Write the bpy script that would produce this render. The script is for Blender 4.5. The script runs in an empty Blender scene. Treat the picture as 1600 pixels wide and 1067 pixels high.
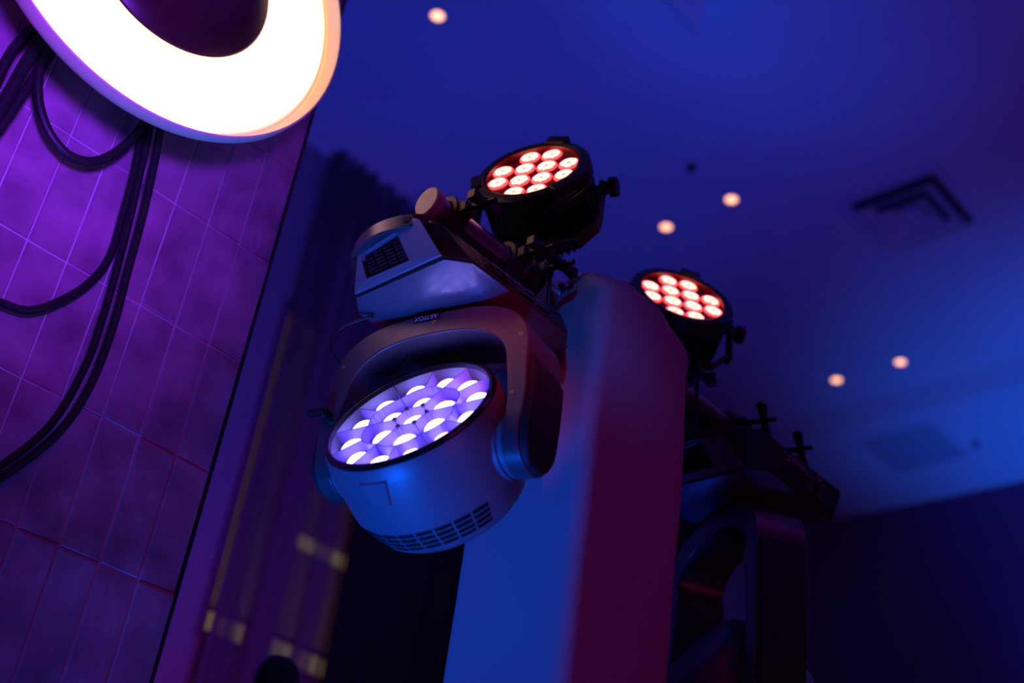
import bpy, bmesh, math, random
from mathutils import Vector, Matrix
random.seed(7)
S = bpy.context.scene
COL = S.collection
PI = math.pi

# ------------------------------------------------------------------ camera
# world: X = away to the right, Y = away to the left, Z = up; camera height 1.6 m
CH = 1.6
RC = ((0.66277634, -0.73771075, 0.12849273),
      (0.46822766, 0.27436929, -0.83993116),
      (0.58437178, 0.61685035, 0.52726205))      # camera right / down / forward
cam = bpy.data.cameras.new('camera')
co = bpy.data.objects.new('camera', cam)
COL.objects.link(co)
r_, d_, f_ = (Vector(v) for v in RC)
co.matrix_world = Matrix(((r_.x, -d_.x, -f_.x, 0), (r_.y, -d_.y, -f_.y, 0), (r_.z, -d_.z, -f_.z, CH), (0, 0, 0, 1)))
cam.sensor_width = 36.0
cam.lens = 1970.0 / 1600.0 * 36.0
cam.clip_start = 0.05
cam.dof.use_dof = True
cam.dof.focus_distance = 2.30
cam.dof.aperture_fstop = 1.7
S.camera = co

# ------------------------------------------------------------------ world, exposure, stage light
S.view_settings.view_transform = 'Standard'
S.view_settings.look = 'None'
S.view_settings.exposure = 0.0
S.view_settings.gamma = 1.0
S.view_settings.use_curve_mapping = False
W = bpy.data.worlds.new('world')
S.world = W
W.use_nodes = True
W.node_tree.nodes['Background'].inputs[0].default_value = (0.02, 0.01, 0.10, 1)
W.node_tree.nodes['Background'].inputs[1].default_value = 0.05


def lamp(name, kind, loc, target, color, power, size=0.2, angle=60, blend=0.6, sy=None, spread=None):
    L = bpy.data.lights.new(name, kind)
    L.color = color
    L.energy = power
    if kind == 'SPOT':
        L.spot_size = math.radians(angle)
        L.spot_blend = blend
        L.shadow_soft_size = size
    elif kind == 'AREA':
        L.shape = 'RECTANGLE' if sy else 'DISK'
        L.size = size
        if sy: L.size_y = sy
        if spread: L.spread = math.radians(spread)
    else:
        L.shadow_soft_size = size
    o = bpy.data.objects.new(name, L)
    COL.objects.link(o)
    o.location = loc
    o.rotation_euler = (Vector(target) - Vector(loc)).to_track_quat('-Z', 'Y').to_euler()
    return o


# blue wash from low on the left: fixtures from below, tower's near face
lamp('blue_wash_light', 'SPOT', (0.35, 1.52, 0.35), (1.32, 1.55, 2.75), (0.0, 0.10, 1.0), 360, 0.35, 34, 0.5)
# blue light grazing up the tiles
lamp('blue_tile_light', 'SPOT', (0.55, 1.84, 0.35), (0.60, 1.965, 3.0), (0.0, 0.17, 1.0), 26, 0.04, 50, 0.8)
# narrow blue on the top of the tower
lamp('blue_top_light', 'SPOT', (-0.9, -0.55, 3.9), (1.51, 1.41, 2.90), (0.0, 0.12, 1.0), 150, 0.08, 6.5, 0.9)
# blue wash thrown on the ceiling
lamp('blue_ceiling_light', 'SPOT', (2.5, 2.6, 0.6), (2.3, 3.5, 6.0), (0.01, 0.06, 1.0), 400, 0.3, 84, 1.0)
# blue wash on the lowered ceiling by the back wall
lamp('blue_soffit_light', 'SPOT', (7.25, 2.0, 2.2), (7.45, 1.9, 6.0), (0.0, 0.11, 1.0), 430, 0.3, 75, 1.0)
# violet wash on the tiled partition
lamp('violet_tile_light', 'SPOT', (-0.3, -0.7, 2.1), (0.50, 2.0, 3.08), (0.23, 0.03, 1.0), 820, 0.3, 22, 1.0)
lamp('violet_reflection_fill', 'AREA', (1.8, -1.3, 5.95), (1.8, -1.3, 0), (0.35, 0.03, 1.0), 9, 2.2, sy=1.6)  # added fill light under the ceiling, for violet reflections in the glaze
lamp('magenta_tile_light', 'SPOT', (-0.5, -2.0, 3.2), (0.5, 2.0, 2.7), (0.62, 0.0, 0.40), 80, 1.2, 40, 1.0)
# crimson washes from the right: tower's other face, and a narrow one on the yoke
lamp('crimson_wash_light', 'SPOT', (1.4, -2.2, 1.0), (1.62, 1.35, 2.4), (1.0, 0.0, 0.22), 30, 0.3, 24, 0.8)
lamp('red_narrow_light', 'SPOT', (-0.9, -1.2, 2.9), (1.25, 1.33, 2.745), (1.0, 0.03, 0.08), 620, 0.1, 4.2, 0.9)
# dim magenta room wash
lamp('magenta_room_light', 'SPOT', (4.8, -1.6, 0.8), (5.0, 0.2, 6.0), (0.62, 0.0, 0.60), 64, 0.4, 120, 1.0)
lamp('purple_wall_light', 'SPOT', (2.2, 2.9, 0.8), (3.1, 4.77, 3.2), (0.62, 0.0, 0.36), 75, 0.3, 52, 1.0)


# ------------------------------------------------------------------ materials
def mat(name, color, rough=0.5, metal=0.0, coat=0.0, spec=0.5, noise=None, bump=None, alpha=1.0, emis=None):
    m = bpy.data.materials.new(name)
    m.use_nodes = True
    nt = m.node_tree
    b = nt.nodes['Principled BSDF']
    b.inputs['Base Color'].default_value = (*color, 1)
    b.inputs['Roughness'].default_value = rough
    b.inputs['Metallic'].default_value = metal
    b.inputs['Coat Weight'].default_value = coat
    b.inputs['Coat Roughness'].default_value = 0.15
    b.inputs['Specular IOR Level'].default_value = spec
    b.inputs['Alpha'].default_value = alpha
    if emis:
        b.inputs['Emission Color'].default_value = (*emis[:3], 1)
        b.inputs['Emission Strength'].default_value = emis[3]
    tc = nt.nodes.new('ShaderNodeTexCoord')
    if noise:
        sc, amt = noise[0], noise[1]
        n = nt.nodes.new('ShaderNodeTexNoise')
        n.inputs['Scale'].default_value = sc
        n.inputs['Detail'].default_value = 6
        nt.links.new(tc.outputs['Object'], n.inputs['Vector'])
        r = nt.nodes.new('ShaderNodeValToRGB')
        r.color_ramp.elements[0].position = 0.3
        r.color_ramp.elements[1].position = 0.7
        r.color_ramp.elements[0].color = (*[c * (1 - amt) for c in color], 1)
        r.color_ramp.elements[1].color = (*[min(1, c * (1 + amt)) for c in color], 1)
        nt.links.new(n.outputs['Fac'], r.inputs['Fac'])
        nt.links.new(r.outputs['Color'], b.inputs['Base Color'])
    if bump:
        n = nt.nodes.new('ShaderNodeTexNoise')
        n.inputs['Scale'].default_value = bump[0]
        n.inputs['Detail'].default_value = bump[2] if len(bump) > 2 else 4
        mp = nt.nodes.new('ShaderNodeMapping')
        if len(bump) > 3: mp.inputs['Scale'].default_value = bump[3]
        nt.links.new(tc.outputs['Object'], mp.inputs['Vector'])
        nt.links.new(mp.outputs['Vector'], n.inputs['Vector'])
        bp = nt.nodes.new('ShaderNodeBump')
        bp.inputs['Strength'].default_value = 1.0
        bp.inputs['Distance'].default_value = bump[1]
        nt.links.new(n.outputs['Fac'], bp.inputs['Height'])
        nt.links.new(bp.outputs['Normal'], b.inputs['Normal'])
    return m


def lens_mat(name, stops, strength, facets=60):
    """emission by radius from the object's own axis (object coordinates, unit radius at lens edge)"""
    m = bpy.data.materials.new(name)
    m.use_nodes = True
    nt = m.node_tree
    b = nt.nodes['Principled BSDF']
    b.inputs['Base Color'].default_value = (0.3, 0.3, 0.3, 1)
    b.inputs['Roughness'].default_value = 0.15
    at = nt.nodes.new('ShaderNodeUVMap')
    at.uv_map = 'rad'
    sp = nt.nodes.new('ShaderNodeSeparateXYZ')
    nt.links.new(at.outputs['UV'], sp.inputs[0])
    n = nt.nodes.new('ShaderNodeTexVoronoi')
    n.inputs['Scale'].default_value = facets
    tc = nt.nodes.new('ShaderNodeTexCoord')
    nt.links.new(tc.outputs['Object'], n.inputs['Vector'])
    ma = nt.nodes.new('ShaderNodeMath')
    ma.operation = 'MULTIPLY_ADD'
    nt.links.new(n.outputs['Distance'], ma.inputs[0])
    ma.inputs[1].default_value = 0.22
    nt.links.new(sp.outputs['X'], ma.inputs[2])
    r = nt.nodes.new('ShaderNodeValToRGB')
    el = r.color_ramp.elements
    while len(el) > 1: el.remove(el[-1])
    el[0].position, el[0].color = stops[0][0], (*stops[0][1], 1)
    for p, c in stops[1:]:
        e = el.new(p)
        e.color = (*c, 1)
    nt.links.new(ma.outputs[0], r.inputs['Fac'])
    nt.links.new(r.outputs['Color'], b.inputs['Emission Color'])
    b.inputs['Emission Strength'].default_value = strength
    return m


M = {}
M['ceiling'] = mat('ceiling_paint', (0.62, 0.62, 0.64), 0.9, noise=(0.7, 0.05), bump=(30, 0.002))
M['wall'] = mat('wall_paint', (0.35, 0.30, 0.38), 0.85, bump=(40, 0.001))
M['wall_dark'] = mat('dark_plum_paint', (0.26, 0.08, 0.22), 0.85, noise=(0.8, 0.1))
M['floor'] = mat('carpet', (0.08, 0.05, 0.08), 0.95, noise=(8, 0.4))
M['tile'] = mat('glazed_tile', (0.36, 0.20, 0.30), 0.14, spec=0.5, noise=(9, 0.35), bump=(10, 0.0065, 6, (1, 1, 0.6)))
M['grout'] = mat('grout', (0.60, 0.55, 0.62), 0.7)
M['plastic'] = mat('satin_charcoal_plastic', (0.026, 0.026, 0.030), 0.55, coat=0.0, spec=0.2, bump=(900, 0.0002))
M['plastic2'] = mat('matt_charcoal_plastic', (0.035, 0.033, 0.036), 0.5, bump=(900, 0.0002))
M['yoke'] = mat('painted_metal_cover', (0.06, 0.055, 0.06), 0.28, spec=0.8, bump=(600, 0.0002))
M['gloss'] = mat('glossy_painted_shell', (0.09, 0.09, 0.11), 0.24, coat=0.3, spec=0.8, bump=(600, 0.0002))
M['shell'] = mat('painted_shell', (0.15, 0.15, 0.17), 0.38, coat=0.0, spec=0.6, bump=(600, 0.0002))
M['black'] = mat('black_metal', (0.012, 0.012, 0.013), 0.42, noise=(40, 0.3))
M['rubber'] = mat('black_rubber_cable', (0.012, 0.012, 0.014), 0.45, noise=(60, 0.3), bump=(300, 0.0005))
M['void'] = mat('opening_shade_black', (0.002, 0.002, 0.002), 0.8)  # near-black colour stands in for shade inside slots, holes and seams
M['alu'] = mat('aluminium', (0.55, 0.53, 0.54), 0.32, metal=1.0, noise=(50, 0.15), bump=(200, 0.0003))
M['brass'] = mat('zinc_hardware', (0.55, 0.45, 0.32), 0.35, metal=1.0, noise=(50, 0.15))
M['cap'] = mat('pale_plastic_cap', (0.55, 0.50, 0.50), 0.4, noise=(60, 0.1))
M['fabric'] = mat('stretch_fabric', (0.34, 0.34, 0.36), 0.8, noise=(3, 0.03), bump=(500, 0.0004))
M['drape'] = mat('black_drape', (0.006, 0.005, 0.007), 0.9, noise=(5, 0.2))
M['white'] = mat('white_enamel', (0.80, 0.80, 0.80), 0.35, noise=(20, 0.02))
M['vent'] = mat('vent_enamel', (0.60, 0.60, 0.62), 0.6, noise=(20, 0.02))
M['ventdark'] = mat('vent_shadow_gap', (0.10, 0.09, 0.12), 0.8)
M['ink'] = mat('silver_print', (0.55, 0.5, 0.55), 0.4)
M['cup'] = mat('light_guide', (0.33, 0.23, 0.62), 0.25, spec=0.6, noise=(40, 0.08))
M['bezel'] = mat('gloss_black_bezel', (0.01, 0.01, 0.012), 0.2, coat=0.5)
M['lampwhite'] = mat('opal_diffuser', (0.8, 0.8, 0.8), 0.5, noise=(10, 0.02), emis=(1.0, 0.50, 0.29, 2.9))
M['dish'] = mat('cream_dish', (0.98, 0.92, 0.58), 0.5, noise=(10, 0.02))
M['disc'] = mat('dark_disc', (0.05, 0.015, 0.02), 0.35, noise=(10, 0.2))
M['down'] = mat('warm_downlight', (0.8, 0.6, 0.5), 0.5, emis=(1.0, 0.42, 0.20, 2.6), noise=(10, 0.02))
M['glow'] = mat('lit_window', (0.3, 0.3, 0.2), 0.5, emis=(0.50, 0.36, 0.14, 0.33), noise=(3, 0.2))
M['blind'] = mat('blind_slat', (0.35, 0.30, 0.28), 0.6, noise=(30, 0.1))
M['lens_red'] = lens_mat('red_led_lens', [(0.0, (1.0, 0.10, 0.07)), (0.28, (1.0, 0.22, 0.16)), (0.45, (1.0, 0.55, 0.45)), (0.62, (1.0, 0.30, 0.24)), (0.82, (1.0, 0.60, 0.50)), (0.97, (0.9, 0.05, 0.05))], 2.6, 160)
M['lens_white'] = lens_mat('white_led_lens', [(0.0, (0.30, 0.26, 1.0)), (0.8, (0.30, 0.27, 1.0)), (1.0, (0.22, 0.18, 1.0))], 8.5, 30)
M['plate_red'] = mat('red_lit_plate', (0.22, 0.02, 0.03), 0.25, noise=(30, 0.1))


def sheer(name, color, a0, a1):
    m = bpy.data.materials.new(name)
    m.use_nodes = True
    nt = m.node_tree
    b = nt.nodes['Principled BSDF']
    b.inputs['Base Color'].default_value = (*color, 1)
    b.inputs['Roughness'].default_value = 0.9
    tc = nt.nodes.new('ShaderNodeTexCoord')
    mp = nt.nodes.new('ShaderNodeMapping')
    mp.inputs['Scale'].default_value = (7.5, 0.2, 0.15)
    n = nt.nodes.new('ShaderNodeTexNoise')
    n.inputs['Scale'].default_value = 1.5
    n.inputs['Detail'].default_value = 3
    nt.links.new(tc.outputs['Object'], mp.inputs['Vector'])
    nt.links.new(mp.outputs['Vector'], n.inputs['Vector'])
    mr = nt.nodes.new('ShaderNodeMapRange')
    mr.inputs['From Min'].default_value = 0.42
    mr.inputs['From Max'].default_value = 0.60
    mr.inputs['To Min'].default_value = a1
    mr.inputs['To Max'].default_value = a0
    nt.links.new(n.outputs['Fac'], mr.inputs['Value'])
    nt.links.new(mr.outputs['Result'], b.inputs['Alpha'])
    return m


M['sheer'] = sheer('sheer_curtain_weave', (0.22, 0.14, 0.20), 0.30, 0.93)


# ------------------------------------------------------------------ mesh helpers
def frame(origin, ax, ay, az):
    m = Matrix.Identity(4)
    for i, v in enumerate((ax, ay, az)):
        for j in range(3): m[j][i] = v[j]
    for j in range(3): m[j][3] = origin[j]
    return m


def axis_frame(p, direction, up=(0, 0, 1)):
    z = Vector(direction).normalized()
    u = Vector(up)
    if abs(z.dot(u)) > 0.98: u = Vector((1, 0, 0))
    x = u.cross(z).normalized()
    y = z.cross(x)
    return frame(p, x, y, z)


class MB:
    def __init__(s):
        s.bm = bmesh.new()
        s.uv = None

    def add(s, verts, faces, mtx=None):
        vs = [s.bm.verts.new((mtx @ Vector(v)) if mtx is not None else Vector(v)) for v in verts]
        for f in faces:
            try: s.bm.faces.new([vs[i] for i in f])
            except ValueError: pass
        return vs

    def box(s, x0, x1, y0, y1, z0, z1, mtx=None):
        v = [(x, y, z) for x in (x0, x1) for y in (y0, y1) for z in (z0, z1)]
        return s.add(v, [(0, 1, 3, 2), (4, 6, 7, 5), (0, 4, 5, 1), (2, 3, 7, 6), (0, 2, 6, 4), (1, 5, 7, 3)], mtx)

    def loft(s, rings, mtx=None, cap0=True, cap1=True, closed=False):
        n = len(rings[0])
        v = [p for r in rings for p in r]
        f = []
        k = len(rings)
        for i in range(k if closed else k - 1):
            for j in range(n):
                a, b = i * n + j, i * n + (j + 1) % n
                c, d = ((i + 1) % k) * n + (j + 1) % n, ((i + 1) % k) * n + j
                f.append((a, b, c, d))
        if not closed:
            if cap0: f.append(tuple(range(n - 1, -1, -1)))
            if cap1: f.append(tuple(range((k - 1) * n, k * n)))
        s.add(v, f, mtx)

    def lathe(s, prof, mtx=None, seg=48, a0=0.0, a1=2 * PI, cap0=True, cap1=True):
        """prof: list of (r, h) along local z"""
        full = abs(a1 - a0 - 2 * PI) < 1e-6
        rings = [[(max(r, 1e-5) * math.cos(a0 + (a1 - a0) * k / seg), max(r, 1e-5) * math.sin(a0 + (a1 - a0) * k / seg), h) for k in range(seg if full else seg + 1)] for r, h in prof]
        s.loft(rings, mtx, cap0, cap1)

    def cyl(s, p, q, r, seg=20, r2=None, mtx=None):
        p, q = Vector(p), Vector(q)
        fr = axis_frame(p, q - p)
        if mtx is not None: fr = mtx @ fr
        L = (q - p).length
        s.lathe([(r, 0), (r if r2 is None else r2, L)], fr, seg)

    def ring(s, ri, ro, h0, h1, mtx=None, seg=48):
        s.loft([[(r * math.cos(2 * PI * k / seg), r * math.sin(2 * PI * k / seg), h) for k in range(seg)] for r, h in ((ri, h0), (ro, h0), (ro, h1), (ri, h1))], mtx, closed=True)

    def tube(s, pts, r, seg=12, smooth=6, mtx=None, square=None):
        P = [Vector(p) for p in pts]
        if smooth:
            Q = []
            n = len(P)
            for i in range(n - 1):
                p0, p1, p2, p3 = P[max(i - 1, 0)], P[i], P[i + 1], P[min(i + 2, n - 1)]
                for k in range(smooth):
                    t = k / smooth
                    Q.append(0.5 * ((2 * p1) + (p2 - p0) * t + (2 * p0 - 5 * p1 + 4 * p2 - p3) * t * t + (3 * p1 - p0 - 3 * p2 + p3) * t ** 3))
            Q.append(P[-1])
            P = Q
        rings = []
        T = (P[1] - P[0]).normalized()
        u = Vector((0, 0, 1)) if abs(T.z) < 0.9 else Vector((1, 0, 0))
        N = (u - T * u.dot(T)).normalized()
        for i, p in enumerate(P):
            T = (P[min(i + 1, len(P) - 1)] - P[max(i - 1, 0)]).normalized()
            N = (N - T * N.dot(T)).normalized()
            B = T.cross(N)
            if square:
                w, h = square
                rings.append([p + N * a * h + B * b * w for a, b in ((1, 1), (1, -1), (-1, -1), (-1, 1))])
            else:
                rings.append([p + (N * math.cos(2 * PI * k / seg) + B * math.sin(2 * PI * k / seg)) * r for k in range(seg)])
        s.loft(rings, mtx)

    def prism(s, poly, z0, z1, mtx=None):
        s.loft([[(x, y, z) for x, y in poly] for z in (z0, z1)], mtx)

    def build(s, name, material, parent=None, bevel=0, segs=2, smooth=True, angle=35, uvrad=None):
        bmesh.ops.recalc_face_normals(s.bm, faces=s.bm.faces)
        me = bpy.data.meshes.new(name)
        if uvrad:
            fr, R = uvrad
            inv = fr.inverted()
            lay = s.bm.loops.layers.uv.new('rad')
            for f in s.bm.faces:
                for l in f.loops:
                    c = inv @ l.vert.co
                    l[lay].uv = (math.hypot(c.x, c.y) / R, 0)
        s.bm.to_mesh(me)
        s.bm.free()
        me.materials.append(material)
        o = bpy.data.objects.new(name, me)
        COL.objects.link(o)
        if parent: o.parent = parent
        if smooth:
            for p in me.polygons: p.use_smooth = True
            me.set_sharp_from_angle(angle=math.radians(angle))
        if bevel:
            b = o.modifiers.new('bevel', 'BEVEL')
            b.width = bevel
            b.segments = segs
            b.limit_method = 'ANGLE'
            b.angle_limit = math.radians(30)
            b.harden_normals = True
        return o


def tag(o, label=None, cat=None, group=None, kind=None):
    if label: o['label'] = label
    if cat: o['category'] = cat
    if group: o['group'] = group
    if kind: o['kind'] = kind
    return o


def empty(name, loc, label, cat, group=None):
    o = bpy.data.objects.new(name, None)
    o.empty_display_size = 0.05
    COL.objects.link(o)
    o.location = loc
    return tag(o, label, cat, group)


def struct(o, label=None):
    o['kind'] = 'structure'
    if label: o['label'] = label
    return o


# ------------------------------------------------------------------ the room
ZC = 6.0           # ceiling
YF = 4.77          # far wall (behind the curtain)
XB = 7.96          # back wall
XL, YN = -3.5, -2.6
XS, ZS = 6.70, 5.88  # lowered strip of ceiling
b = MB(); b.box(XL - .2, XB + .2, YN - .2, YF + .2, -0.1, 0)
struct(b.build('floor', M['floor'], smooth=False), 'dark carpeted floor')
b = MB()
prof = [(XL - .2, ZC + .2), (XL - .2, ZC), (XS - .14, ZC), (XS - .05, ZC - .02), (XS + .02, ZS + .02), (XS + .1, ZS), (XB + .2, ZS), (XB + .2, ZC + .2)]
b.loft([[(x, y, z) for x, z in prof] for y in (YN - .2, YF + .2)])
struct(b.build('ceiling', M['ceiling'], angle=60), 'smooth plaster ceiling with a lowered strip along the back wall')
b = MB(); b.box(XL - .2, XB + .2, YF, YF + .2, 0, ZC)
struct(b.build('wall_far', M['wall'], smooth=False), 'plum lit wall behind the curtain')
b = MB(); b.box(XB, XB + .2, YN - .2, YF, 0, ZC)
struct(b.build('wall_back', M['wall_dark'], smooth=False), 'dark purple wall at the right')
b = MB(); b.box(XL - .2, XL, YN - .2, YF, 0, ZC)
struct(b.build('wall_left', M['wall_dark'], smooth=False))
b = MB(); b.box(XL, XB, YN - .2, YN, 0, ZC)
struct(b.build('wall_near', M['wall_dark'], smooth=False))

# tiled partition: stack-bonded tall tiles with a wavy glaze
YT = 2.0
EX = 1.154
PX, PZ = 0.0815, 0.2495
b = MB(); b.box(XL, EX - .002, YT + .0015, YT + .13, 0, ZC)
wt = struct(b.build('wall_tiled', M['grout'], smooth=False), 'glazed tile partition under violet light')
b = MB()
z0 = 2.344 - 9 * PZ
for i in range(0, 57):
    x1 = EX - i * PX
    for k in range(24):
        za = z0 + k * PZ
        zb = min(za + PZ, ZC)
        if zb - za < 0.02: continue
        g = 0.0014
        tx, tz, ty = random.uniform(-.0016, .0016), random.uniform(-.002, .002), random.uniform(-.0008, .0008)
        xa, xb_, zaa, zbb = x1 - PX + g, x1 - g, max(za, 0) + g, zb - g
        e = 0.0026

        def yy(x, z): return YT + ty + tx * (x - (xa + xb_) / 2) / PX + tz * (z - (zaa + zbb) / 2) / PZ
        front = [(xa + e, zaa + e), (xb_ - e, zaa + e), (xb_ - e, zbb - e), (xa + e, zbb - e)]
        mid = [(xa, zaa), (xb_, zaa), (xb_, zbb), (xa, zbb)]
        v = [(x, yy(x, z) - .0022, z) for x, z in front] + [(x, yy(x, z) + .0012, z) for x, z in mid] + [(x, YT + .006, z) for x, z in mid]
        f = [(0, 1, 2, 3)] + [(j, 4 + j, 4 + (j + 1) % 4, (j + 1) % 4) for j in range(4)] + [(4 + j, 8 + j, 8 + (j + 1) % 4, 4 + (j + 1) % 4) for j in range(4)]
        b.add(v, f)
b.build('tile_cladding', M['tile'], wt, smooth=False)
b = MB(); b.box(EX - .001, EX + .004, YT - .004, YT + .13, 0, ZC)
tr = b.build('trim_1', M['black'], smooth=False)
struct(tr, 'thin black edge trim of the tiled partition')

# windows with blinds behind the sheer curtain, in the far wall
for n, (xa, xb_) in enumerate(((2.925, 3.13), (3.26, 3.72))):
    zl, zh = 3.28, 4.95
    b = MB(); b.box(xa, xb_, YF - .006, YF - .002, zl, zh)
    w = struct(b.build('window_%d' % (n + 1), M['glow'], smooth=False), 'warm lit window seen dimly through the sheer curtain')
    b = MB()
    for (p, q, r, s_) in ((xa - .03, xa, zl - .03, zh + .03), (xb_, xb_ + .03, zl - .03, zh + .03), (xa, xb_, zl - .03, zl), (xa, xb_, zh, zh + .03)): b.box(p, q, YF - .03, YF, r, s_)
    b.build('window_frame', M['wall_dark'], w, smooth=False)
    b = MB()
    z = 3.385
    while z < zh - .02:
        if not (3.80 < z < 3.87 and n == 1):
            b.loft([[(x, YF - .038 + .004, z + .021), (x, YF - .042 + .004, z + .021), (x, YF - .016, z), (x, YF - .012, z)] for x in (xa + .004, xb_ - .004)])
        z += .034
    b.box(xa + .004, xb_ - .004, YF - .035, YF - .014, 3.365, 3.378)
    b.build('blind', M['blind'], w, smooth=False)


def pleats(name, x0, x1, y, z0, z1, amp, step, material, label, cat, jit=0.25):
    b = MB()
    xs, ys = [], []
    x = x0
    ph = 0.0
    fr = 2 * PI / step
    while x < x1:
        xs.append(x)
        ys.append(y + amp * math.sin(ph) + amp * jit * math.sin(2.3 * ph + 1))
        x += step / 14
        ph += fr * step / 14 * (1 + 0.35 * math.sin(x * 9.1))
    zz = [z0 + (z1 - z0) * k / 10 for k in range(11)]
    v = [(xs[i] + 0.006 * math.sin(z * 1.3 + xs[i] * 7), ys[i], z) for z in zz for i in range(len(xs))]
    n = len(xs)
    b.add(v, [(k * n + i, k * n + i + 1, (k + 1) * n + i + 1, (k + 1) * n + i) for k in range(10) for i in range(n - 1)])
    o = b.build(name, material, angle=180)
    so = o.modifiers.new('thickness', 'SOLIDIFY')
    so.thickness = 0.0015
    return tag(o, label, cat)


pleats('sheer_curtain', 2.90, 3.56, 4.655, 0.02, ZC - .01, 0.028, 0.085, M['sheer'], 'sheer pleated curtain hanging in front of the lit window', 'curtain')
pleats('black_drape', 3.425, 6.4, 4.5, 0.02, ZC - .01, 0.030, 0.14, M['drape'], 'black drape hanging between the sheer curtain and the fabric covered tower', 'drape')


# ceiling fittings
def downlight(x, y, z, label):
    b = MB(); b.ring(.034, .048, -.006, .0, seg=32)
    root = b.build('downlight', M['ceiling'])
    root.location = (x, y, z)
    b = MB(); b.lathe([(.030, -.003), (.0295, -.0045)], seg=28)
    b.build('bulb', M['down'], root)
    return tag(root, label, 'downlight', 'recessed ceiling downlights')


downlight(2.533, 3.519, ZC, 'small glowing ceiling downlight nearest the round wall lamp, at the top')
downlight(4.416, 3.123, ZC, 'small ceiling downlight of the middle pair, the one nearer the open square vent')
downlight(4.423, 3.563, ZC, 'small ceiling downlight of the middle pair, just up and right of the upper red spotlight')
downlight(6.329, 3.132, ZC, 'small ceiling downlight of the far pair, the right one above the flat square panel')
downlight(6.326, 3.580, ZC, 'small ceiling downlight of the far pair, the left one above the clamp knobs')


def sprinkler(x, y, z, label):
    b = MB(); b.lathe([(.030, 0), (.030, -.004), (.012, -.008), (.010, -.03), (.018, -.031), (.018, -.034)], seg=24)
    o = b.build('sprinkler', M['ventdark'])
    o.location = (x, y, z)
    return tag(o, label, 'sprinkler')


sprinkler(4.077, 3.149, ZC, 'tiny dark sprinkler head on the ceiling above the middle pair of downlights')
sprinkler(7.305, 3.10, ZS, 'tiny dark sprinkler head on the lowered ceiling right of the flat square panel')


def square_ring(b, h0, h1, z0, z1, z2=None):
    """square frame, inner half-size h0 at z1, outer h1 at z0"""
    z2 = z1 if z2 is None else z2
    A = [(-h1, -h1, z0), (h1, -h1, z0), (h1, h1, z0), (-h1, h1, z0)]
    B = [(-h1, -h1, z0 - .006), (h1, -h1, z0 - .006), (h1, h1, z0 - .006), (-h1, h1, z0 - .006)]
    C_ = [(-h0, -h0, z1 - .006), (h0, -h0, z1 - .006), (h0, h0, z1 - .006), (-h0, h0, z1 - .006)]
    D = [(-h0, -h0, z1), (h0, -h0, z1), (h0, h0, z1), (-h0, h0, z1)]
    b.loft([A, B, C_, D], closed=True)


def diffuser(x, y, z, h, label, group):
    b = MB(); square_ring(b, h * .80, h, 0, 0)
    root = b.build('ceiling_vent', M['vent'], smooth=False)
    root.location = (x, y, z)
    b = MB(); b.box(-h * .80, h * .80, -h * .80, h * .80, -.002, -.0005)
    b.build('throat', M['ventdark'], root, smooth=False)
    for k in range(2):
        b = MB(); o = h * (.70 - .27 * k); square_ring(b, o - h * .20, o, -.046, -.006)
        b.build('louvre', M['vent'], root, smooth=False)
    b = MB(); b.box(-h * .22, h * .22, -h * .22, h * .22, -.030, -.024)
    b.build('centre_plate', M['vent'], root, smooth=False)
    return tag(root, label, 'air vent', group)


diffuser(5.02, 2.383, ZC, .300, 'square louvred ceiling vent at the right, all of it in view', 'louvred ceiling vents')
diffuser(3.08, 2.34, ZC, .300, 'square louvred ceiling vent cut off by the top edge of the photo', 'louvred ceiling vents')
b = MB(); square_ring(b, .262, .300, 0, 0)
fp = b.build('ceiling_panel', M['vent'], smooth=False)
fp.location = (7.19, 3.49, ZS)
b = MB()
b.box(-.262, .262, -.262, .262, -.003, -.0005)
b.build('panel_face', mat('grey_perforated_face', (0.40, 0.40, 0.45), 0.8), fp, smooth=False)
tag(fp, 'flat square return panel in the blue lit lowered ceiling', 'ceiling panel')

# ------------------------------------------------------------------ round wall lamp on the tiles
YR = 1.80
lx, lz = 0.656, 3.489
root = empty('wall_lamp', (lx, YT - .003, lz), 'large round glowing dish lamp with dark centre disc on the tiled wall', 'wall lamp')
fr = axis_frame((0, 0, 0), (0, -1, 0))      # local z out of the wall
D = YT - YR - .003
b = MB()
b.lathe([(.17, .05), (.26, D - .12), (.34, D - .075), (.385, D - .048), (.403, D - .038), (.4085, D - .026), (.4085, D - .010), (.4085, D), (.4045, D + .001), (.402, D - .004), (.396, D - .026), (.392, D - .034), (.2, D - .050), (.05, D - .050)], fr, 96, cap0=True, cap1=True)
b.build('dish', M['dish'], root, angle=40)
b = MB(); b.ring(.02, .382, D - .033, D - .027, fr, 96)
b.build('diffuser', M['lampwhite'], root)
b = MB(); b.lathe([(.10, D - .026), (.10, D - .02), (.200, D - .010), (.209, D - .004), (.205, D + .002), (.15, D + .016), (.08, D + .024), (0, D + .027)], Matrix.Translation((.012, 0, -.028)) @ fr, 72)
b.build('centre_disc', M['disc'], root, angle=50)
b = MB(); b.cyl((0, 0, 0), (0, -.06, 0), .16, 40)
b.build('wall_mount', M['black'], root)

# cables hanging in front of the tiles
def cable(pts, r, label, y=1.955, name='hanging_cable', smooth=8):
    b = MB(); b.tube([(x, y if not isinstance(x, tuple) else y, z) for x, z in pts], r, 12, smooth)
    o = b.build(name, M['rubber'], angle=180)
    return tag(o, label, 'cable', 'black cables hanging over the tiles')


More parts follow.
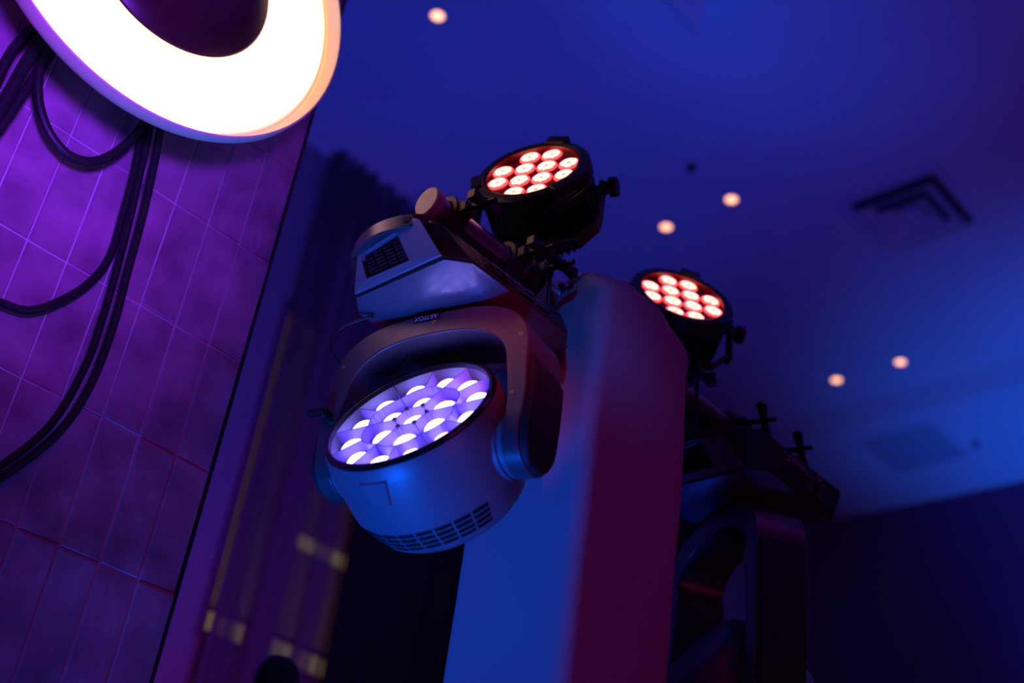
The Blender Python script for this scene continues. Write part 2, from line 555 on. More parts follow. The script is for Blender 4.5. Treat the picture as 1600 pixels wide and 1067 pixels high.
cable([(.545, 3.40), (.543, 3.276), (.545, 3.201), (.554, 3.134), (.572, 3.084), (.603, 3.044), (.634, 3.024), (.667, 3.018), (.703, 3.033), (.733, 3.069), (.758, 3.125), (.772, 3.18), (.785, 3.26), (.79, 3.36)], .0095,
      'black cable in a short U-shaped loop just under the round wall lamp', 1.955)
cable([(.786, 3.36), (.793, 3.222), (.813, 3.086), (.826, 2.968), (.834, 2.853), (.843, 2.736), (.84, 2.612), (.815, 2.503), (.757, 2.398), (.70, 2.335), (.60, 2.30)], .0080,
      'long black cable sweeping lowest across the tiles to the left edge', 1.935)
cable([(.776, 3.36), (.783, 3.222), (.799, 3.086), (.812, 2.968), (.822, 2.853), (.828, 2.75), (.828, 2.65), (.806, 2.52), (.748, 2.41), (.69, 2.345), (.60, 2.31)], .0072,
      'black cable running close beside the lowest cable on the tiles', 1.955)
cable([(.768, 3.36), (.776, 3.21), (.794, 3.091), (.803, 2.986), (.808, 2.889), (.792, 2.82), (.755, 2.755), (.704, 2.701), (.647, 2.687), (.591, 2.677), (.50, 2.69)], .0080,
      'black cable curving off the bundle to the left edge at mid height', 1.972)
for k, (dx, yy_, rr) in enumerate(((0, 1.95, .012), (.022, 1.965, .010), (-.022, 1.965, .010))):
    cable([(.58 + dx, 3.50), (.562 + dx, 3.391), (.545 + dx, 3.264), (.525 + dx * 1.3, 3.156), (.516 + dx, 3.032), (.50 + dx, 2.90), (.48 + dx, 2.6)], rr,
          ['thick middle cable of the dark bundle at the top left corner', 'right hand cable of the dark bundle at the top left corner', 'left hand cable of the dark bundle at the top left corner'][k], yy_)

# ------------------------------------------------------------------ the T-bar pipe on the fabric tower
P0 = Vector((1.152, 1.492, 3.035))     # near end of the pipe, on its axis
PR = 0.0255
b = MB(); b.lathe([(PR, 0), (PR, 1.25)], axis_frame((0, 0, 0), (1, 0, 0)), 40)
pipe = b.build('crossbar_pipe', M['alu'])
pipe.location = P0
tag(pipe, 'aluminium crossbar pipe on top of the fabric covered tower, carrying the fixtures', 'pipe')
b = MB(); b.lathe([(.022, .012), (.0315, .010), (.0315, -.008), (.029, -.0105), (0, -.011)], axis_frame((0, 0, 0), (1, 0, 0)), 40)
o = b.build('end_cap', M['cap'], pipe, angle=40); o['label'] = 'pale round end cap'
b = MB(); b.lathe([(.024, 1.242), (.031, 1.246), (.031, 1.26), (0, 1.262)], axis_frame((0, 0, 0), (1, 0, 0)), 32)
b.build('end_cap', M['black'], pipe, angle=40)


def clamp(parent, x, pcoords, wing=True, upright=False, zsign=-1, bolt_len=.036, drop=.055):
    """half coupler around the pipe at local pipe offset; pcoords = pipe axis point in parent's coordinates"""
    px, py, pz = pcoords
    fx = axis_frame((px + x, py, pz), (1, 0, 0))
    b = MB()
    b.ring(PR + .0008, PR + .0135, -.019, .019, fx, 32)
    # foot block toward the fixture
    b.box(px + x - .019, px + x + .019, py - .024, py + .024, pz + zsign * (PR + .006), pz + zsign * drop)
    # hinge ears
    b.box(px + x - .015, px + x + .015, py - .058, py - .034, pz - .012, pz + .012)
    b.box(px + x - .015, px + x + .015, py + .032, py + .050, pz - .012, pz + .010)
    c = b.build('clamp', M['plastic2'], parent, bevel=.0025)
    b = MB()
    b.cyl((px + x - .02, py + .042, pz), (px + x + .02, py + .042, pz), .006, 14)
    b.build('hinge_pin', M['brass'], c)
    b = MB()
    b.ring(.0045, .0075, 0, .0012, axis_frame((px + x - .0192, py + .012, pz + .030), (-1, 0, 0)), 16)
    b.build('rivet', M['brass'], c)
    if wing:
        b = MB()
        b.cyl((px + x, py - .05, pz + .004), (px + x, py - .05 - bolt_len, pz - .004), .0065, 14)
        b.cyl((px + x, py - .05 - bolt_len, pz - .004), (px + x, py - .062 - bolt_len, pz - .005), .011, 14)
        y2 = py - .056 - bolt_len
        b.loft([[((px + x + s2 * w - dx_ * .4, y2 + s1 * w, pz - .0045 + dx_) if upright else (px + x + dx_, y2 + s1 * w, pz - .0045 + s2 * w)) for s1, s2 in ((1, 1), (1, -1), (-1, -1), (-1, 1))] for dx_, w in ((-.036, .0095), (-.02, .0085), (0, .006), (.02, .0085), (.036, .0095))])
        b.cyl((px + x, y2, pz - .004), (px + x, y2 - .030, pz - .008), .0055, 12)
        b.build('wing_bolt', M['black'], c, bevel=.001)
    return c


# fabric covered tower -------------------------------------------------
TX, TY = P0.x + .497, P0.y + .004
HW = .147


def tower_ring(z, hx, hy, r, n=10, wob=0.0):
    pts = []
    r = min(r, hx * .98, hy * .98)
    for q, (sx, sy) in enumerate(((1, 1), (-1, 1), (-1, -1), (1, -1))):
        for k in range(n + 1):
            a = PI / 2 * q + PI / 2 * k / n
            pts.append((sx * (hx - r) + r * math.cos(a), sy * (hy - r) + r * math.sin(a)))
    out = []
    # subdivide the straight runs
    for i in range(len(pts)):
        p, q = pts[i], pts[(i + 1) % len(pts)]
        out.append(p)
        if i % (n + 1) == n:
            for k in range(1, 12):
                t = k / 12
                out.append((p[0] + (q[0] - p[0]) * t, p[1] + (q[1] - p[1]) * t))
    res = []
    for (x, y) in out:
        a = math.atan2(y, x)
        s_ = 1 + wob * (0.5 * math.sin(5 * a + z * 9) + 0.35 * math.sin(9 * a - z * 23 + 1.2) + .25 * math.sin(14 * a + z * 41))
        res.append((x * s_, y * s_, z))
    return res


zt = P0.z
rings = []
for k in range(60):
    t = k / 59
    z = t * (zt - .09)
    bul = 1 + .012 * math.sin(z * 3.1) + (.0 if k < 50 else .02 * math.sin((k - 50) / 9 * PI))
    rings.append(tower_ring(z, HW * bul, HW * bul, .030, wob=.004))
for dz, sc, wob in ((-.075, 1.01, .008), (-.06, 1.02, .012), (-.045, 1.025, .018), (-.03, 1.015, .024), (-.015, .99, .03), (.0, .955, .04), (.015, .91, .05), (.03, .86, .06), (.045, .80, .07), (.06, .72, .075), (.075, .62, .07), (.088, .50, .06), (.098, .37, .05), (.105, .24, .04), (.109, .12, .03), (.111, .03, .0)):
    rings.append(tower_ring(zt + dz, HW * sc, HW * sc, .03 + .12 * (1 - sc), wob=wob))
b = MB(); b.loft(rings)
tw = b.build('fabric_tower', M['fabric'], angle=180)
tw.location = (TX, TY, 0)
tag(tw, 'square tower wrapped in pale stretch fabric, one face blue and the other crimson', 'tower')


# ------------------------------------------------------------------ moving head light
def oct_ring(hx, hy, c, z, cx=0, ys=0.0):
    return [(x, y + ys, z_) for x, y, z_ in [(cx + hx - c, -hy, z), (cx + hx, -hy + c, z), (cx + hx, hy - c, z), (cx + hx - c, hy, z), (cx - hx + c, hy, z), (cx - hx, hy - c, z), (cx - hx, -hy + c, z), (cx - hx + c, -hy, z)]]


def moving_head(x_off, pan, tilt, label, clamps, lit=True, ZP=-.470):
    """hung from the pipe; local origin on the pipe axis, z up, front = -x turned by pan (deg), tilt = lens elevation (deg)"""
    root = empty('moving_head_light', P0 + Vector((x_off, 0, 0)), label, 'stage light', None)
    # base ------------------------------------------------------------
    H, HY = .165, .150
    ysh = .030 if lit else -.030
    b = MB()
    b.loft([oct_ring(H + .022, .108, .030, -.107, ys=ysh), oct_ring(H + .034, .120, .032, -.117, ys=ysh), oct_ring(H, HY, .036, -.200)])
    base = b.build('base', M['plastic'], root, bevel=.006, segs=3)
    base.location = (.022, .006, .014) if lit else (0, -.022, .014)
    b = MB()
    b.loft([oct_ring(H + .0005, HY + .0005, .036, -.2015), oct_ring(H - .012, HY - .008, .04, -.208), oct_ring(H - .05, .12, .05, -.219), oct_ring(H - .065, .11, .05, -.2215)])
    b.build('lower_shell', M['gloss'], base, bevel=.004, segs=3)
    # dark seam strip and end shells
    for sx in (-1, 1):
        b = MB()
        for zz in (-.1983,):
            b.box(sx * (H + .0006) - .0006, sx * (H + .0006) + .0006, -HY + .040, HY - .040, zz - .0034, zz - .0008)
        b.build('seam', M['void'], base, smooth=False)
        # end shell raised round the grille; the end wall leans outward to the top
        lean = Matrix(((1, 0, sx * .034 / .083, sx * .034 * .200 / .083), (0, 1, 0, 0), (0, 0, 1, 0), (0, 0, 0, 1)))
        b = MB()
        fx = sx * H
        out = [(-.112, -.197), (.112, -.197), (.094, -.135), (.066, -.118), (-.062, -.118), (-.072, -.124)]
        inn = [(-.040, -.187), (.072, -.185), (.080, -.150), (.070, -.138), (-.008, -.129), (-.018, -.134)]
        for i in range(6):
            j = (i + 1) % 6
            o1, o2, i1, i2 = out[i], out[j], inn[i], inn[j]
            b.loft([[(fx, o1[0], o1[1]), (fx, i1[0], i1[1]), (fx + sx * .0095, i1[0], i1[1]), (fx + sx * .005, o1[0], o1[1])],
                    [(fx, o2[0], o2[1]), (fx, i2[0], i2[1]), (fx + sx * .0095, i2[0], i2[1]), (fx + sx * .005, o2[0], o2[1])]])
        b.bm.transform(lean)
        b.build('end_shell', M['shell'], base)
        b = MB()
        b.prism([(y, z) for y, z in inn], 0, .002, frame((fx, 0, 0), (0, 1, 0), (0, 0, 1), (1, 0, 0)))
        for r in range(7):
            z = -.183 + r * .0064
            for c in range(4):
                y = -.036 + c * .026 + r * .0025
                b.box(fx + sx * .002, fx + sx * .0045, y, y + .021, z, z + .0028)
        b.bm.transform(lean)
        b.build('vent_grille', M['black'], base, smooth=False)
        if lit and sx > 0: continue      # no handle on the end against the tower
        # carry handle bowed out of the end
        b = MB()
        R = []
        for k in range(25):
            t = k / 24
            y = -.070 + .186 * t
            bow = .028 * math.sin(PI * t) ** .8 if 0 < t < 1 else 0
            cx = sx * (H + .022 + bow)
            zz0, zz1 = -.132, -.104
            R.append([(cx - sx * .009, y, zz0 + .004), (cx + sx * .005, y, zz0), (cx + sx * .006, y, zz1), (cx - sx * .009, y, zz1 + .003)])
        b.loft(R)
        h = b.build('handle', M['yoke'], base, bevel=.002)
        b = MB()
        yk = -.046
        tt = (yk + .070) / .186
        cx = sx * (H + .022 + .024 * math.sin(PI * tt) ** .8 + .0062)
        sl = .024 * .8 * math.sin(PI * tt) ** -.2 * math.cos(PI * tt) * PI / .186
        b.lathe([(.0085, 0), (.0085, .0012)], axis_frame((cx, yk, -.118), (sx, -sl, 0)), 24)
        b.build('strap_hole', M['void'], h)
        b = MB(); b.ring(.0085, .0115, 0, .0022, axis_frame((cx, yk, -.118), (sx, -sl, 0)), 24)
        b.build('hole_rim', M['yoke'], h)
    # sockets panel on the -y side
    for sy in (-1, 1):
        sv = .060 if sy * ysh < 0 else .0
        slope = Matrix(((1, 0, 0, 0), (0, 1, -sy * sv / .083, -sy * sv * .200 / .083), (0, 0, 1, 0), (0, 0, 0, 1)))
        b = MB(); b.box(-.10, .12, sy * HY - .001, sy * HY + .0035, -.192, -.124); b.bm.transform(slope)
        pn = b.build('socket_panel', M['black'], base, bevel=.002)
        for x in (-.07, -.035):
            b = MB(); b.ring(.009, .0125, 0, .004, axis_frame((x, sy * (HY + .003), -.170), (0, sy, 0)), 24); b.bm.transform(slope)
            b.build('socket', M['plastic2'], pn)
        for x in (0, .048):
            b = MB(); b.box(x, x + .035, sy * HY, sy * (HY + .006), -.184, -.158); b.bm.transform(slope)
            b.build('outlet', M['plastic2'], pn)
        b = MB()
        random.seed(3)
        for r in range(3):
            x = -.085
            while x < .08:
                w = random.uniform(.004, .012)
                if random.random() < .55: b.box(x, x + w, sy * (HY + .0035) - .0004, sy * (HY + .0035) + .0004, -.134 - r * .0055, -.1315 - r * .0055)
                x += w + .003
        b.bm.transform(slope)
        b.build('print_mark', M['ink'], pn, smooth=False)
    for cx in clamps: clamp(root, cx, (0, 0, 0), drop=.0955, upright=not lit, bolt_len=.036 if lit else .045)
    # yoke + head ----------------------------------------------------
    a = math.radians(pan)
    yk = frame((0, 0, 0), (math.cos(a), math.sin(a), 0), (-math.sin(a), math.cos(a), 0), (0, 0, 1))   # local -x = front
    Z0 = -.468
    b = MB(); b.cyl((0, 0, -.214), (0, 0, -.232), .050, 40)
    yoke_st = []
    ARM = 22
    # stations from right arm end, over the top, to the left arm end: (outer y,z), (inner y,z), half depth
    st = []
    RO = .205
    for s_ in (-.060, -.057, -.050, -.038, -.020, 0.0, .03, .06, .09, Z0 - ZP + .115):
        z = ZP + s_
        hd = math.sqrt(max(.060 ** 2 - s_ ** 2, 1e-5)) if s_ < 0 else .060
        wi = .030 + .010 * max(0, s_) / .115
        yo = -RO - .006 * math.sin(min(1, max(0, s_) / .115) * PI)
        st.append(((yo, z), (yo + wi + (.002 if s_ < 0 else 0), z), max(hd, .012)))
    n = 14
    for k in range(1, n):
        t = k / n * PI / 2
        # outer corner: superellipse from (-.205,-.353) to (0,-.222)
        oy = -RO * (math.cos(t) ** .62); oz = (Z0 + .115) + (.246 - .115 + .003) * (math.sin(t) ** .72)
        iy = -(RO - .042) * (math.cos(t) ** .80); iz = (Z0 + .115) + (.200 - .115 + .005) * (math.sin(t) ** .90)
        st.append(((oy, oz), (iy, iz), .060))
    st.append(((0, Z0 + .249), (0, Z0 + .205), .060))
    full = st + [((-o[0], o[1]), (-i[0], i[1]), h) for o, i, h in reversed(st[:-1])]
    R = [[(-h, o[0], o[1]), (h, o[0], o[1]), (h, i[0], i[1]), (-h, i[0], i[1])] for o, i, h in full]
    b.loft(R, yk)
    yo = b.build('yoke', M['yoke'], root, bevel=.004, segs=3, angle=38)
    # dark side covers on the outside of each arm
    for sy in (-1, 1):
        b = MB()
        R = []
        for s_, ext in ((-.056, .0), (-.052, .006), (-.04, .010), (-.02, .012), (0, .013), (.04, .014), (.08, .014), (Z0 - ZP + .11, .012), (Z0 - ZP + .14, .006), (Z0 - ZP + .16, .0)):
            hd = math.sqrt(max(.058 ** 2 - s_ ** 2, 1e-5)) if s_ < 0 else .058
            hd = max(hd, .014)
            y0 = RO - .008 - (.0 if s_ < Z0 - ZP + .115 else (s_ - Z0 + ZP - .115) * .45)
            R.append([(-hd, sy * y0, ZP + s_), (hd, sy * y0, ZP + s_), (hd * .86, sy * (y0 + .010 + ext), ZP + s_), (-hd * .86, sy * (y0 + .010 + ext), ZP + s_)])
        b.loft(R, yk)
        b.build('arm_cover', M['plastic'], yo, bevel=.004, segs=3)
    # screws on the front face
    for sxx in (-1, 1):
        for (y, z) in ((0, -.239), (-.186, -.30), (-.186, -.415), (.186, -.30), (.186, -.415)):
            b = MB(); b.ring(.0018, .0036, 0, .0015, yk @ axis_frame((sxx * .060, y, z), (sxx, 0, 0)), 14)
            b.build('screw', M['brass'], yo)
    # name plate
    for sxx in (-1,):
        b = MB(); b.box(-.0625, -.0600, -.010, .047, -.233, -.2205, yk)
        npl = b.build('name_plate', M['bezel'], yo, bevel=.001); npl['label'] = 'glossy black name plate with upside down silver lettering'
        cu = bpy.data.curves.new('lettering', 'FONT')
        cu.body = 'ARTFOX'
        cu.size = .0125
        cu.extrude = .0003
        cu.align_x = 'CENTER'
        cu.align_y = 'CENTER'
        to = bpy.data.objects.new('tmp', cu)
        COL.objects.link(to)
        bpy.context.view_layer.update()
        me = bpy.data.meshes.new_from_object(to.evaluated_get(bpy.context.evaluated_depsgraph_get()))
        bpy.data.objects.remove(to)
        # upside down: text x -> -viewer right, text up -> down
        me.transform(yk @ frame((-.0632, .0185, -.2268), (0, 1, 0), (0, 0, -1), (-1, 0, 0)))
        me.materials.append(M['ink'])
        lo = bpy.data.objects.new('lettering', me)
        COL.objects.link(lo)
        lo.parent = npl
    # tilt lock lever on the left arm
    if lit:
      b = MB(); b.cyl((-.058, .195, ZP + .075), (-.080, .195, ZP + .075), .010, 16, mtx=yk); b.box(-.086, -.074, .188, .226, ZP + .069, ZP + .081, yk)
      b.build('lock_lever', M['black'], yo, bevel=.002)
    # head ------------------------------------------------------------
    e = math.radians(tilt)
    nrm = Vector((-math.cos(e), 0, math.sin(e)))
    side = Vector((0, -1, 0))
    dn = nrm.cross(side)
    hf = yk @ frame((0, 0, ZP), side, dn, nrm)      # local: x = tilt axis (right), y, z = lens normal
    b = MB()
    b.lathe([(.146, .086), (.1475, .092), (.151, .094), (.156, .090), (.160, .080), (.1625, .062), (.1628, .060), (.1628, .020), (.162, -.02), (.1605, -.040), (.158, -.0405), (.153, -.062), (.146, -.082), (.140, -.093), (.1385, -.096), (.134, -.101), (.122, -.112), (.105, -.119), (.06, -.123), (0, -.124)], hf, 96, cap0=False)
    b.lathe([(.146, .086), (.146, .045), (.0, .045)], hf, 96, cap0=False, cap1=False)
    hd = b.build('head_shell', M['shell'], root, angle=28)
    b = MB(); b.lathe([(.1455, .087), (.1475, .0945), (.1515, .0955), (.1555, .0915), (.1595, .081), (.1590, .080)], hf, 96, cap0=False, cap1=False)
    b.build('lens_bezel', M['bezel'], hd, angle=60)
    # joint drums
    for sy in (-1, 1):
        b = MB()
        b.lathe([(.058, .140), (.058, .160), (.054, .161), (.054, .165), (.0575, .166), (.0575, .176)], hf @ axis_frame((0, 0, 0), (sy, 0, 0)), 48)
        b.build('tilt_joint', M['shell'], hd, angle=40)
    # vents: four rows of near-black patches for the shaded slots on two sides
    for ac in (90, 270):
        b = MB()
        for r in range(4):
            z0_, z1_ = -.0455 - r * .0115, -.0455 - r * .0115 - .0078
            def rr(z):
                P_ = ((.0405, .158), (.062, .153), (.082, .146), (.093, .140), (.096, .1385))
                for (u0, w0), (u1, w1) in zip(P_, P_[1:]):
                    if abs(z) <= u1 + 1e-9: return w0 + (w1 - w0) * (abs(z) - u0) / (u1 - u0)
                return .1385
            for c in range(9):
                am = math.radians(ac + (c - 4) * 12.5)
                if abs(c - 4) > 3 and r == 0: pass
                hw = math.radians(5.4)
                rings_ = []
                for (rad, z) in ((rr(z0_) + .0008, z0_), (rr(z1_) + .0008, z1_), (rr(z1_) - .004, z1_), (rr(z0_) - .004, z0_)):
                    rings_.append([(rad * math.cos(am - hw + 2 * hw * q / 4), rad * math.sin(am - hw + 2 * hw * q / 4), z) for q in range(5)])
                v = [p for rg in rings_ for p in rg]
                f = [(i * 5 + q, i * 5 + q + 1, ((i + 1) % 4) * 5 + q + 1, ((i + 1) % 4) * 5 + q) for i in range(4) for q in range(4)] + [(0, 5, 10, 15), (4, 9, 14, 19)]
                b.add(v, f, hf)
        b.build('vent_slots', M['void'], hd, angle=60)
    # embossed trapezoids
    for ac in (88, 268):
        b = MB()
        poly = [(-10.5, .068), (10.5, .068), (6.0, .018), (-6.0, .018)]
        for lift, sc in ((.1620, 1.0), (.1655, .86)): pass
        lo_, hi_ = [], []
        for (dg, z) in poly:
            an = math.radians(ac + dg); lo_.append((.1600 * math.cos(an), .1600 * math.sin(an), z))
            an = math.radians(ac + dg * .84); zz = .043 + (z - .043) * .88; hi_.append((.1670 * math.cos(an), .1670 * math.sin(an), zz))
        b.loft([lo_, hi_], hf)
        b.build('embossed_badge', M['shell'], hd, bevel=.001)
    # lens cells ------------------------------------------------------
    LR = .1455
    b = MB(); b.lathe([(LR, .0635), (.0, .0635)], hf, 96, cap0=False)
    b.build('cell_floor', M['cup'], hd, smooth=False)
    walls = MB()
    zt_, zb_ = .086, .064
    def wall(p, q, w=.0007, top=zt_):
        p, q = Vector((*p, 0)), Vector((*q, 0))
        t = (q - p).normalized(); nn = Vector((-t.y, t.x, 0)) * w
        walls.loft([[tuple(c + Vector((0, 0, z))) for c in (p + nn, q + nn, q - nn, p - nn)] for z in (zb_, top)], hf)
    a0 = math.radians(8)
    hexr = .031
    cells = [(0, 0, .024)]
    for k in range(6):
        an = a0 + k * PI / 3
        hx, hy = hexr * math.cos(an), hexr * math.sin(an)
        an2 = a0 + (k + 1) * PI / 3
        wall((hx, hy), (hexr * math.cos(an2), hexr * math.sin(an2)))
        wall((hx, hy), (.088 * math.cos(an), .088 * math.sin(an)))
        # petal arcs bulging outward
        am = (an + an2) / 2
        prev = None
        for q in range(9):
            t = an + (an2 - an) * q / 8
            rr_ = .082 + .009 * math.sin(PI * q / 8)
            cur = (rr_ * math.cos(t), rr_ * math.sin(t))
            if prev: wall(prev, cur)
            prev = cur
        cells.append((.057 * math.cos(am), .057 * math.sin(am), .023))
        for t in (an, am):
            r0 = .084 if t == an else .091
            # twin slanted walls between outer cells
            wall((r0 * math.cos(t), r0 * math.sin(t)), (LR * math.cos(t + .0), LR * math.sin(t + .0)))
        for t in (an + PI / 12, an + PI / 4):
            cells.append((.115 * math.cos(t), .115 * math.sin(t), .023))
    walls.build('cell_walls', M['cup'], hd, smooth=False)
    for k in range(6):
        pins = MB()
        an = a0 + k * PI / 3
        pins.cyl((hexr * math.cos(an), hexr * math.sin(an), .084), (hexr * math.cos(an), hexr * math.sin(an), .0875), .0042, 12, mtx=hf)
        pins.build('pin_cap', M['black'], hd)
    for k in range(6):
        posts = MB()
        an = a0 + k * PI / 3
        posts.cyl((hexr * math.cos(an), hexr * math.sin(an), .064), (hexr * math.cos(an), hexr * math.sin(an), .084), .0040, 12, mtx=hf)
        posts.build('pin_post', M['cup'], hd)
    for (x, y, r) in cells:
        cf = hf @ Matrix.Translation((x, y, .064))
        b = MB(); b.lathe([(r, 0), (r * .96, .004), (r * .84, .008), (r * .62, .0115), (r * .34, .0135), (0, .0142)], cf, 28)
        b.build('lens', M['lens_white'] if lit else M['bezel'], hd, uvrad=(cf, r), angle=180)
    return root


head1 = moving_head(.112, 13, 27, 'blue lit moving head light with glowing violet-white lens array, hung from the near pipe end', (-.060, .105), ZP=-.478)
head2 = moving_head(1.032, 152, -35, 'unlit black moving head light hung from the far pipe end, right of the tower', (-.050, .105), lit=False, ZP=-.62)

# ------------------------------------------------------------------ PAR cans
def par_can(cx, n, piv_z, lensR, label):
    """cx: pipe offset; n: lens normal; piv_z: height of the tilt pivot above the pipe axis"""
    root = empty('par_spotlight', P0 + Vector((cx, 0, 0)), label, 'stage light')
    n = Vector(n).normalized()
    side = Vector((n.y, -n.x, 0)).normalized()     # horizontal, to the viewer's right
    if side.dot(Vector((.66, -.74, 0))) < 0: side = -side
    dn = n.cross(side)
    c0 = Vector((0, 0, piv_z))
    hf = frame(c0, side, dn, n)
    L = .060                                        # lens plane in front of the pivot
    k_ = lensR / .0983
    b = MB()
    b.lathe([(.099, L - .004), (.100, L + .004), (.104, L + .006), (.116, L + .004), (.121, L - .002), (.122, L - .030), (.117, L - .036), (.115, L - .050), (.1145, L - .085), (.108, L - .090), (.060, L - .095), (0, L - .095)], hf, 72, cap0=False)
    b.lathe([(.099, L - .004), (.099, L - .009), (0, L - .009)], hf, 72, cap0=False, cap1=False)
    body = b.build('housing', M['black'], root, angle=30)
    b = MB()
    N = 40
    for k in range(N):
        a = 2 * PI * k / N
        fm = hf @ Matrix.Rotation(a, 4, 'Z')
        b.loft([[(.06, -.0014, z_), (.06, .0014, z_), (r_o, .0014, z_), (r_o, -.0014, z_)] for r_o, z_ in ((.1175, L - .050), (.1175, L - .110), (.106, L - .150), (.090, L - .165))], fm)
    b.lathe([(.062, L - .09), (.064, L - .172), (.0, L - .174)], hf, 32)
    b.build('heatsink_fins', M['black'], body, smooth=False)
    # filter clips
    for dg in (75, 195, 315):
        fm = hf @ Matrix.Rotation(math.radians(dg), 4, 'Z')
        b = MB(); b.box(.104, .130, -.024, .024, L - .018, L + .010, fm)
        b.build('filter_clip', M['black'], body, bevel=.003)
    b = MB(); b.ring(.0972, .0990, L - .008, L + .003, hf, 72)
    b.build('filter_ring', M['plate_red'], body)
    b = MB(); b.lathe([(.0985, L - .0085), (0, L - .0080)], hf, 64)
    b.build('lens_plate', M['plate_red'], body)
    sp, rl = .0482, .0226
    for i in range(4):
        for j in range(4):
            if i in (0, 3) and j in (0, 3): continue
            x, y = (i - 1.5) * sp, (j - 1.5) * sp
            cf = hf @ Matrix.Translation((x, y, L - .0078))
            b = MB(); b.lathe([(rl, 0), (rl, .001), (rl * .9, .0035), (rl * .7, .0048), (rl * .45, .0040), (rl * .3, .0036), (0, .0048)], cf, 28)
            b.build('lens', M['lens_red'], body, uvrad=(cf, rl), angle=180)
    # bracket: U of flat tube from pivot to pivot, under the housing
    zb = .074
    HWB = .136
    pts = []
    for s_ in (1, -1):
        q = [c0 + side * (s_ * HWB) + Vector((0, 0, .012)), c0 + side * (s_ * HWB), c0 + side * (s_ * HWB) + Vector((0, 0, -.08)),
             Vector((0, 0, zb)) + side * (s_ * (HWB - .004)) + Vector((0, 0, .035)), Vector((0, 0, zb)) + side * (s_ * (HWB - .038)), Vector((0, 0, zb)) + side * (s_ * .05)]
        pts.append(q)
    b = MB()
    path = pts[0] + list(reversed(pts[1]))
    fwd = side.cross(Vector((0, 0, 1)))
    R = []
    for i, p in enumerate(path):
        T = (path[min(i + 1, len(path) - 1)] - path[max(i - 1, 0)]).normalized()
        Nn = T.cross(fwd).normalized()
        R.append([p + fwd * .015 + Nn * .004, p + fwd * .015 - Nn * .004, p - fwd * .015 - Nn * .004, p - fwd * .015 + Nn * .004])
    b.loft(R)
    br = b.build('bracket', M['plastic2'], root, bevel=.0015, angle=25)
    for s_ in (1, -1):
        b = MB()
        p = c0 + side * (s_ * .112)
        b.cyl(p, c0 + side * (s_ * .152), .0075, 16)
        b.cyl(c0 + side * (s_ * .140), c0 + side * (s_ * .146), .015, 24)
        if s_ > 0: b.cyl(c0 + side * .152, c0 + side * .168, .0215, 10)
        else: b.cyl(c0 - side * .146, c0 - side * .152, .012, 6)
        b.build('tilt_knob' if s_ > 0 else 'tilt_bolt', M['black'], br, bevel=.0015)
    cl = clamp(root, 0, (0, 0, 0), zsign=1, drop=.064)
    b = MB(); b.cyl((0, 0, .060), (0, 0, .092), .008, 16); b.cyl((0, 0, .079), (0, 0, .088), .013, 6)
    b.build('hanging_bolt', M['brass'], cl)
    # supply lead from the back of the housing
    p1 = hf @ Vector((-.03, .03, L - .170)); p2 = hf @ Vector((.035, .03, L - .170))
    for k, (p, lx_) in enumerate(((p1, -.02), (p2, .05))):
        b = MB()
        q = side * lx_ + fwd * .025
        b.tube([p, p + Vector((0, 0, -.03)), Vector((q.x, q.y, zb + .0)), Vector((q.x + .01, q.y, -.01)), Vector((q.x + .02, q.y, -.12))], .0042, 10, 8)
        b.build('supply_lead', M['rubber'], root, angle=180)
        b = MB(); b.cyl(p + n * .012, p - n * .022, .010, 16)
        b.build('lead_plug', M['plastic2'], root)
    return root


par_can(.277, (-.865, -.358, .352), .209, .0983, 'upper red LED spotlight above the moving head, nearer one on the pipe')
par_can(.755, (-.50, -.727, .465), .178, .0983, 'farther red LED spotlight above the right shoulder of the tower')

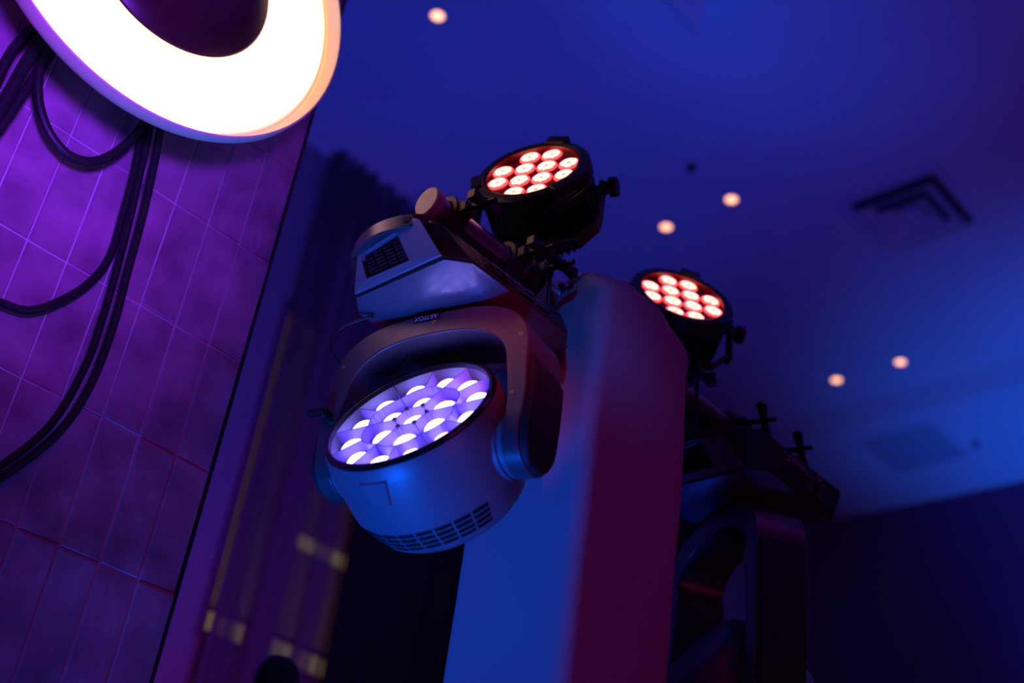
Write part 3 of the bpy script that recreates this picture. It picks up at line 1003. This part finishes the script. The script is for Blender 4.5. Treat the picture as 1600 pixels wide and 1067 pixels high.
# couplers joining the crossbar to the tower
root = empty('pipe_coupler', P0 + Vector((.375, 0, 0)), 'bare metal coupler gripping the pipe just beside the fabric tower top', 'coupler')
b = MB(); b.ring(PR + .001, PR + .011, -.022, .022, axis_frame((0, 0, 0), (1, 0, 0)), 32)
b.box(-.02, .02, -.056, -.028, -.014, .014); b.box(-.02, .02, .028, .052, -.014, .014); b.box(-.018, .018, -.02, .02, -.075, -.03)
b.build('coupler_body', M['alu'], root, bevel=.003)
b = MB(); b.cyl((0, -.045, .02), (0, -.045, -.05), .005, 12); b.cyl((0, -.045, .018), (0, -.045, .030), .010, 6)
b.loft([[(dx_, -.045 + s1 * .005, .034 + s2 * .008) for s1, s2 in ((1, 1), (1, -1), (-1, -1), (-1, 1))] for dx_ in (-.022, .022)])
b.build('wing_nut', M['brass'], root, bevel=.001)
b = MB(); b.cyl((.012, -.05, -.01), (.012, -.075, -.012), .007, 12); b.cyl((-.012, -.05, .004), (-.012, -.078, .004), .006, 12)
b.build('bolt', M['brass'], root)

# power lead hanging from the moving head's base
b = MB()
b.tube([(-.10, .115, -.205), (-.125, .175, -.23), (-.12, .19, -.27), (-.08, .165, -.30), (-.04, .10, -.30), (-.03, .05, -.245)], .0032, 10, 8)
b.build('power_lead', M['rubber'], head1, angle=180)

# small dark lamp top poking into the bottom of the frame
root = empty('floor_stand_light', (3.03 * .62, 4.28 * .62, 0), 'black rounded light top showing at the bottom edge below the sheer curtain', 'stage light')
zt2 = 1.6 + (3.242 - 1.6) * .62 - .075
b = MB(); b.lathe([(.0, zt2 + .005), (.03, zt2 + .003), (.048, zt2 - .014), (.056, zt2 - .04), (.058, zt2 - .14), (.055, zt2 - .18), (.0, zt2 - .185)], None, 10)
b.build('housing', M['plastic2'], root, angle=30)
b = MB(); b.cyl((0, 0, zt2 - .18), (0, 0, .5), .0175, 20); b.cyl((0, 0, .5), (0, 0, .12), .022, 20)
b.build('pole', M['black'], root)
for k in range(3):
    b = MB(); a = 2 * PI * k / 3 + .4
    b.cyl((0, 0, .62), (.5 * math.cos(a), .5 * math.sin(a), .012), .012, 12)
    b.build('leg', M['black'], root)
